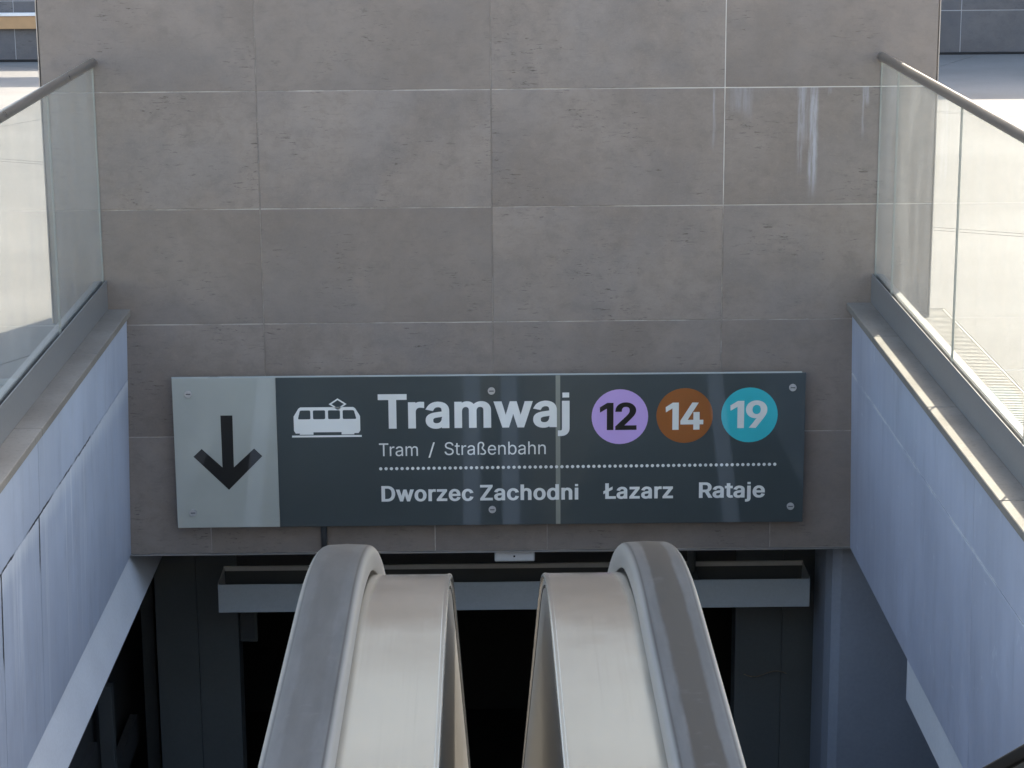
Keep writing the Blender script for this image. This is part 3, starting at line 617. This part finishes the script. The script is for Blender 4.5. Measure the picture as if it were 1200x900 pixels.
    '9': (906, '452,1031 489,1029 525,1024 558,1016 590,1004 620,988 648,970 674,948 697,924 718,898 736,869 751,837 763,804 771,769 776,732 778,694 776,664 773,634 766,603 757,572 745,539 730,505 711,468 688,427 661,384 630,337 401,0 261,0 603,495 615,495 609,484 602,473 594,462 585,452 575,442 564,433 553,424 540,417 527,410 513,404 499,398 484,394 468,392 452,390 436,389 400,391 366,395 333,403 303,414 274,428 248,445 224,464 202,486 183,511 166,538 152,567 141,598 133,631 129,666 127,703 129,741 134,776 142,810 154,842 169,873 188,901 208,927 231,950 257,971 285,989 315,1004 347,1016 380,1024 415,1029|452,920 429,919 408,916 387,910 367,902 348,892 331,880 315,866 300,851 288,833 277,815 267,794 260,773 255,751 252,728 251,703 252,678 255,655 260,632 267,611 277,591 288,572 300,555 315,540 331,526 348,515 367,505 387,497 408,491 429,488 452,487 475,488 497,491 518,497 538,504 557,514 575,526 591,539 605,555 618,571 629,590 638,610 645,631 651,653 654,676 655,701 654,726 651,750 645,772 638,794 629,814 618,833 605,850 591,866 575,880 558,892 539,902 519,910 498,916 475,919'),
}

# ---------------------------------------------------------------- direction sign
sg = thing('direction_sign', 'long dark slate glass sign pointing down to the trams, fixed to the tiled block', 'sign', (0, -.03, -1.33))
YF = -.080                                      # front of the sign plates
XL, XD, XR, ZB, ZT = -1.684, -1.141, 1.640, -1.328, -.512
one('pale_plate', 'sign pale', sg, (XL, XD - .0012, YF, YF + .010, ZB, ZT), bev=.001)
one('dark_plate', 'sign slate', sg, (XD + .0012, XR, YF, YF + .010, ZB, ZT), bev=.001)
one('top_edge', 'sign edge', sg, (XL, XR - .02, YF + .0005, YF + .013, ZT + .0005, ZT + .006), label='pale polished top edge')
one('back_frame', 'pipe paint', sg, (XL + .10, XR - .10, YF + .0105, -.004, ZB + .10, ZT - .10))
def fill(bm, polys, x, z, sx, sz, y, skew=0):
    """triangulate outlines (non-zero winding) and lay them on the plate"""
    pts, edges, fl = [], [], []
    for pl in polys:
        s0 = len(pts); pts += [Vector(p) for p in pl]; n = len(pl)
        edges += [(s0 + i, s0 + (i + 1) % n) for i in range(n)]
    v, e, f, *_ = geometry.delaunay_2d_cdt(pts, edges, [], 0, 1e-5)
    segs = [(pl[i], pl[(i + 1) % len(pl)]) for pl in polys for i in range(len(pl))]
    nv = [None] * len(v)
    for t in f:
        c = sum((v[i] for i in t), Vector((0, 0))) / len(t); wn = 0
        for (ax, ay), (bx_, by) in segs:
            if (ay <= c.y) != (by <= c.y):
                xi = ax + (c.y - ay) / (by - ay) * (bx_ - ax)
                if xi > c.x: wn += 1 if by > ay else -1
        if wn:
            for i in t:
                if nv[i] is None: nv[i] = bm.verts.new((x + v[i].x * sx, y, z + v[i].y * sz))
            try: bm.faces.new([nv[i] for i in t])
            except ValueError: pass
def glyph(ch, bold):
    adv, s = GLYPHS[ch]
    if ch == '1': s = s.split('|')[1]                # plain figure one without a foot
    polys = [[tuple(float(a) for a in q.split(',')) for q in p.split(' ')] for p in s.split('|')]
    if ch in 'ij':                                   # square dots
        n_ = []
        for pl in polys:
            ys = [q[1] for q in pl]; xs = [q[0] for q in pl]
            if min(ys) > 800:
                xm = (min(xs) + max(xs)) / 2; n_.append([(xm - 48, 930), (xm - 48, 1017), (xm + 48, 1017), (xm + 48, 930)])
            else: n_.append(pl)
        polys = n_
    if not bold: return polys, adv
    wide = 1.20; dx, dy = 66.0, 34.0; out = []
    for pl in polys:
        pl = [(x * wide, y) for x, y in pl]; n = len(pl); q = []
        for i in range(n):
            a, b, c = Vector(pl[i - 1]), Vector(pl[i]), Vector(pl[(i + 1) % n])
            d1, d2 = (b - a).normalized(), (c - b).normalized()
            n1, n2 = Vector((-d1.y, d1.x)), Vector((-d2.y, d2.x))
            mt = (n1 + n2) / max(1 + n1.dot(n2), .55)
            if mt.length > 1.9: mt = mt.normalized() * 1.9
            q.append((b.x + mt.x * dx, (b.y + mt.y * dy + dy) * 1017.4 / (1017.4 + 2 * dy)))
        out.append(q)
    return out, adv * wide + dx * 1.05
def text(word, x0, x1, base, cap, bold, mat, y, parent=sg, name='lettering'):
    pen = 0; items = []
    for i_, ch in enumerate(word):
        pen -= {'Tr': 95, 'Ra': 25, 'Ła': 30, 'ta': 10, 'wa': 25, 'zd': 0}.get(word[max(i_ - 1, 0):i_ + 1] if i_ else '', 0) * (1 if bold else .6)
        if ch == ' ': pen += 560; continue
        p, a = glyph(ch, bold)
        if ch in '1249':                                 # figures are set tight
            l_ = min(x for q in p for x, _ in q); r_ = max(x for q in p for x, _ in q)
            items.append((p, pen - l_)); pen += r_ - l_ + 75; continue
        items.append((p, pen)); pen += a
    lo = min(x + o for ps, o in items for p in ps for x, _ in p); hi = max(x + o for ps, o in items for p in ps for x, _ in p)
    sx = (x1 - x0) / (hi - lo); sz = cap / 1017.4
    bm = bmesh.new()
    for ps, o in items: fill(bm, [[(px + o - lo, py) for px, py in p] for p in ps], x0, base, sx, sz, y)
    o = obj(name, bm, mat, parent, label='the word %s' % word if len(word) > 2 else None)
    return o
YT = YF - .0008
one('reflection_strip', 'sign reflection', sg, (.326, .350, YF - .0004, YF + .001, ZB + .001, ZT - .001), label='pale vertical reflection painted on right of the middle')  # pale strip stands in for a reflection on the sign glass
text('Tramwaj', -.608, .399, -.793, .187, True, 'sign white', YT)
text('Tram', -.607, -.402, -.943, .070, False, 'sign white', YT)
text('/', -.347, -.312, -.943, .070, False, 'sign white', YT)
text('Straßenbahn', -.261, .273, -.940, .070, False, 'sign white', YT)
text('Dworzec', -.599, -.111, -1.193, .086, True, 'sign white', YT)
text('Zachodni', -.076, .445, -1.192, .086, True, 'sign white', YT)
text('Łazarz', .578, .948, -1.190, .086, True, 'sign white', YT)
text('Rataje', 1.086, 1.437, -1.190, .086, True, 'sign white', YT)
def disc_poly(x, z, r, n=40): return [(x + r * math.cos(2 * math.pi * i / n), z + r * math.sin(2 * math.pi * i / n)) for i in range(n)]
def flat(name, polys, mat, parent, y, label=None):
    bm = bmesh.new()
    for pl in polys: bm.faces.new([bm.verts.new((x, y, z)) for x, z in pl])
    return obj(name, bm, mat, parent, label)
for num, xc, zc, x0, x1, b, m, dm, lb in (('12', .664, -.740, .558, .752, -.812, 'sign lilac', 'sign black', 'lilac disc with black 12'),
        ('14', 1.005, -.737, .905, 1.104, -.814, 'sign brown', 'sign white digits', 'orange brown disc with white 14'), ('19', 1.347, -.737, 1.246, 1.441, -.808, 'sign turquoise', 'sign white digits', 'turquoise disc with white 19')):
    d = flat('route_disc', [disc_poly(xc, zc, .149)], m, sg, YT, lb)
    text(num, x0, x1, b, .148, True, dm, YT - .0006, d, 'route_number')
flat('dotted_line', [disc_poly(-.600 + 2.086 * i / 74, -1.012 + .004 * i / 74, .0088, 12) for i in range(75)], 'sign white', sg, YT)['kind'] = 'stuff'
A = [(-1.436, -.713), (-1.373, -.713), (-1.375, -.996), (-1.265, -.894), (-1.223, -.936), (-1.405, -1.120), (-1.586, -.936), (-1.541, -.894), (-1.435, -.996)]
bm = bmesh.new(); fill(bm, [A], 0, 0, 1, 1, YT); obj('down_arrow', bm, 'sign black', sg)
# tram pictogram
body = [(-1.052, -.800), (-1.052, -.722), (-1.026, -.680), (-1.016, -.673), (-.738, -.673), (-.728, -.680), (-.703, -.722), (-.703, -.800), (-.712, -.815), (-.735, -.815), (-.735, -.822), (-.802, -.822), (-.802, -.809), (-.950, -.809), (-.950, -.822), (-1.022, -.822), (-1.022, -.815), (-1.043, -.815)]
def rr(q, r=.007):
    out = []
    n = len(q)
    for i in range(n):
        a, b, c = Vector(q[i - 1]), Vector(q[i]), Vector(q[(i + 1) % n])
        p0 = b + (a - b).normalized() * r; p2 = b + (c - b).normalized() * r
        for t in (0, .33, .67, 1): w_ = p0 * (1 - t) ** 2 + b * 2 * t * (1 - t) + p2 * t * t; out.append((w_.x, w_.y))
    return out
wins = [[(-1.030, -.738), (-1.018, -.690), (-.964, -.690), (-.964, -.738)], [(-.950, -.738), (-.950, -.690), (-.886, -.690), (-.886, -.738)],
        [(-.871, -.738), (-.871, -.690), (-.808, -.690), (-.808, -.738)], [(-.794, -.738), (-.794, -.690), (-.735, -.690), (-.722, -.738)]]
def orient(p, ccw):
    a = sum(p[i - 1][0] * p[i][1] - p[i][0] * p[i - 1][1] for i in range(len(p)))
    return p if (a > 0) == ccw else p[::-1]
dia = lambda k: [(-.819, -.657 + .031 * k), (-.819 + .047 * k, -.657), (-.819, -.657 - .031 * k), (-.819 - .047 * k, -.657)]
bm = bmesh.new()
fill(bm, [orient(body, True)] + [orient(rr(w_), False) for w_ in wins], 0, 0, 1, 1, YT)
fill(bm, [orient([(-1.063, -.826), (-.696, -.826), (-.696, -.836), (-1.063, -.836)], True)], 0, 0, 1, 1, YT)
fill(bm, [orient(dia(1), True), orient(dia(.70), False)], 0, 0, 1, 1, YT)
obj('tram_symbol', bm, 'sign white', sg)
for sxx, szz in ((-1.600, -.595), (-1.600, -1.244), (-.011, -.593), (-.012, -1.242), (1.572, -.590), (1.574, -1.240)):
    bm = bmesh.new(); cyl(bm, (sxx, YF - .001, szz), (sxx, YF - .007, szz), .0195, 20)
    cap_ = obj('screw_cap', bm, 'screw steel', sg)
    one('slot', 'pipe paint', cap_, (sxx - .012, sxx + .012, YF - .0082, YF - .0072, szz - .0028, szz + .0028))

# ---------------------------------------------------------------- fittings under the block
tr = thing('light_trough', 'long pale blue grey open topped trough hanging in the dark passage below the sign', 'light fitting', (.11, .6, -2.0))
X0, X1 = -1.552, 1.768
one('front_face', 'beam paint', tr, (X0, X1, .450, .456, -1.992, -1.828), bev=.001)
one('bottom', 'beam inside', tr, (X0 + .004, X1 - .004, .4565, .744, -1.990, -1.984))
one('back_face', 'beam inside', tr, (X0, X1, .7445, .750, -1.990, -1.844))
one('back_lip', 'beam lip', tr, (X0, X1, .738, .752, -1.8435, -1.816), bev=.001)
one('end_plate', 'beam lip', tr, (X0 + .0005, X0 + .006, .4565, .737, -1.983, -1.822))
one('end_plate', 'beam lip', tr, (X1 - .006, X1 - .0005, .4565, .737, -1.983, -1.822))
for x, lb in ((1.114, 'thin round hanger rod between block and trough, right of the handrails'), (-.885, 'thin round hanger rod between block and trough, behind the left handrail')):
    bm = bmesh.new(); cyl(bm, (x, .60, -1.83), (x, .60, -1.497), .024, 16)
    tag(obj('hanger_rod', bm, 'pipe paint', None), lb, 'rod', 'rods holding the trough')
    one('stay', 'pipe paint', bpy.context.scene.objects.get('light_trough'), (x - .03, x + .03, .4565, .7375, -1.836, -1.831))
cd = thing('conduit', 'dark vertical conduit on the wall strip just below the sign', 'pipe', (-.913, -.02, -1.5))
bm = bmesh.new(); cyl(bm, (-.913, -.021, -1.496), (-.913, -.021, -1.0), .017, 14); obj('tube', bm, 'pipe paint', cd)
one('clip', 'pipe paint', cd, (-.940, -.886, -.040, -.0032, -1.29, -1.27), bev=.002)
sn = thing('motion_sensor', 'small white sensor box under the block edge between the handrails', 'sensor', (.104, .08, -1.58))
one('housing', 'sensor plastic', sn, (-.002, .214, .012, .13, -1.566, -1.508), bev=.006)
one('lens', 'dark gap', sn, (.099, .109, .0105, .0125, -1.540, -1.530))

# ---------------------------------------------------------------- passage below the block
pc = thing('corner_column', 'blue grey column at the right end of the dark passage', 'column', (2.06, .45, -6.4))
bm = bmesh.new()
prism(bm, [(1.838, .34), (1.86, .245), (1.905, .205), (2.75, .2), (2.75, .75), (1.838, .75)], 'z', -6.4, -1.503)
obj('shaft', bm, 'column paint', pc)
one('base_plate', 'dark cladding', pc, (1.80, 2.80, .15, .80, -6.42, -6.38), bev=.004)
pw = thing('portal_wall', 'dark clad wall around the black opening behind the trough', 'wall', (0, 1.5, -6.4))
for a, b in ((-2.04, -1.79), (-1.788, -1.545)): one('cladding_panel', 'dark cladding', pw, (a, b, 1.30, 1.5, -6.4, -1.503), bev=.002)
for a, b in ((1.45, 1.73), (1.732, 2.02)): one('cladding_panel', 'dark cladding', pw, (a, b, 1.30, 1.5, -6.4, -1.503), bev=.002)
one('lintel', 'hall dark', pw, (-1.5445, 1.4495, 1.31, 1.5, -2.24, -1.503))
jb = thing('junction_box', 'small grey box on the dark wall below the left end of the trough', 'box', (-1.51, 1.28, -2.4))
one('housing', 'post paint', jb, (-1.543, -1.44, 1.36, 1.42, -2.50, -2.30), bev=.004)
one('cover', 'pipe paint', jb, (-1.53, -1.455, 1.352, 1.3595, -2.48, -2.32), bev=.002)
sc = thing('glazed_screen', 'dark framed glazed screen below the left girder', 'screen', (-2.25, 1.2, -6.4))
one('post', 'post paint', sc, (-2.165, -2.085, 1.52, 1.60, -6.4, -2.0), bev=.003)
one('post', 'post paint', sc, (-2.275, -2.195, .55, .63, -6.4, -2.47), bev=.003)
one('post', 'post paint', sc, (-2.40, -2.32, -.45, -.37, -6.4, -2.47), bev=.003)
one('rail', 'hall dark', sc, (-2.26, -2.21, .635, 1.515, -3.20, -3.02), bev=.003)
one('rail', 'hall dark', sc, (-2.38, -2.29, -.365, .545, -2.98, -2.80), bev=.003)
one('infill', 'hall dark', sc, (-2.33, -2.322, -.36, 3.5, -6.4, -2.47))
for (a, b, d, lb) in (((1.44, .9), (1.60, 1.1), .02, 'thin pale cable sagging in the dark right of the handrails'),):
    bm = bmesh.new(); N = 10
    pts = [(1.50 + .26 * i / N, 1.25, -2.70 - .018 * math.sin(math.pi * i / N * 2)) for i in range(N + 1)]
    for p, q in zip(pts, pts[1:]): cyl(bm, p, q, .0035, 6)
    tag(obj('cable', bm, 'cable', None), lb, 'cable')
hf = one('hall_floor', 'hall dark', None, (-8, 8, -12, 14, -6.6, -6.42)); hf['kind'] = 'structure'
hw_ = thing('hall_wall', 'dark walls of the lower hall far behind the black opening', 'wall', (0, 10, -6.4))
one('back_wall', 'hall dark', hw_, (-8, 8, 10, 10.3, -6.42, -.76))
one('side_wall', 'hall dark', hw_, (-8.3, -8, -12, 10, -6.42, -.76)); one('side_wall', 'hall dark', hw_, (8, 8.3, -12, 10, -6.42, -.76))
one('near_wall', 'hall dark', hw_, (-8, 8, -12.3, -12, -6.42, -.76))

# ---------------------------------------------------------------- far side of the plaza
YB = 14.2
bwr = thing('far_wall', 'far tiled wall in shade at the top right, behind the sunlit plaza', 'wall', (7, YB, G))
bwl = thing('far_wall', 'far low tiled wall at the top left carrying the timber rail', 'wall', (-6, YB, G))
ZR = [-.225, .264, .864, 1.464, 2.064, 2.664, 3.264, 3.66]
def far_tiles(t, x0, x1, dx, zr):
    z0 = zr[0]
    for z1 in zr[1:]:
        x = x0
        while x < x1 - .01:
            one('wall_tile', 'far wall tile', t, (x + .005, min(x + dx, x1) - .005, YB - .012 + random.uniform(-.001, .001), YB + .005, z0 + .005, z1 - .005), bev=.002); x += dx
        z0 = z1
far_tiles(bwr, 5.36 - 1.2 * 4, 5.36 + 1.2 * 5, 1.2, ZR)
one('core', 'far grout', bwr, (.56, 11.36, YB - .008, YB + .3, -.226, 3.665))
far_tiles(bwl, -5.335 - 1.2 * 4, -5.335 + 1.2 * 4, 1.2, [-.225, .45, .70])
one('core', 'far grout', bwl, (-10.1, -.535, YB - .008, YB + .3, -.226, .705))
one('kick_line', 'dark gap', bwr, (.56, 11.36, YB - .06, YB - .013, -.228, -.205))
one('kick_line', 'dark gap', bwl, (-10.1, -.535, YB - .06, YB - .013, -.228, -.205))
br = thing('timber_rail', 'orange brown timber rail with white cap along the far wall, top left', 'rail', (-6, YB - .1, .15))
one('board', 'timber', br, (-10, -.6, YB - .09, YB - .03, .142, .286), bev=.004)
one('cap', 'white trim', br, (-10, -.6, YB - .11, YB - .0285, .2865, .322), bev=.003)
for x in (-9, -7.4, -5.8, -4.2, -2.6, -1.0): one('bracket', 'grate steel', br, (x - .02, x + .02, YB - .0295, YB - .0125, .17, .26))
pg = thing('shelter_frame', 'open shelter frame standing behind the far left wall', 'shelter', (-5, YB + .5, G))
one('fascia', 'shelter and shade roof white', pg, (-12, -1.0, YB + .35, YB + .55, 1.75, 2.45), bev=.01)
for x in (-11.5, -8, -1.3): one('post', 'shelter and shade roof white', pg, (x - .06, x + .06, YB + .38, YB + .50, G - .02, 1.749), bev=.005)

# added roof, out of view, blocks sun and sky glow on the escalator head
cp = thing('shade_roof', 'narrow flat roof added out of view to keep sun and sky glow off the escalators', 'shade_roof', (0, -6.5, .33))
one('roof', 'shelter and shade roof white', cp, (-3.2, 4.6, -8.6, -5.6, 2.95, 3.15), bev=.02)
for x in (-2.9, 4.3): one('post', 'shelter and shade roof white', cp, (x - .12, x + .12, -7.2, -6.96, G - .02, 2.949), bev=.01)
# added building behind the camera; its sunlit front bounces warm light onto the block
fb = thing('bounce_building', 'pale rendered building with windows, added behind the camera to bounce warm light', 'building', (0, -26, G))
one('wall', 'facade render', fb, (-26, 26, -30, -24, G - .02, 7.5))
for r in range(2):
    for c in range(9): one('window', 'facade glass', fb, (-24.5 + c * 5.6, -21 + c * 5.6, -24.02, -23.96, 1.6 + r * 3.0, 3.2 + r * 3.0))

# added tall building, out of view; keeps bright sky out of the deck reflections
fh = thing('sky_screen_building', 'tall pale building added far beyond the plaza, out of view, to block sky glow', 'building', (0, 82, G))
one('wall', 'hall facade', fh, (-75, 75, 80, 100, G - .02, 50.0))
for r in range(9):
    for c in range(12): one('window', 'facade glass', fh, (-72 + c * 12.2, -69.5 + c * 12.2, 79.95, 80.02, 6 + r * 4.8, 7.6 + r * 4.8))
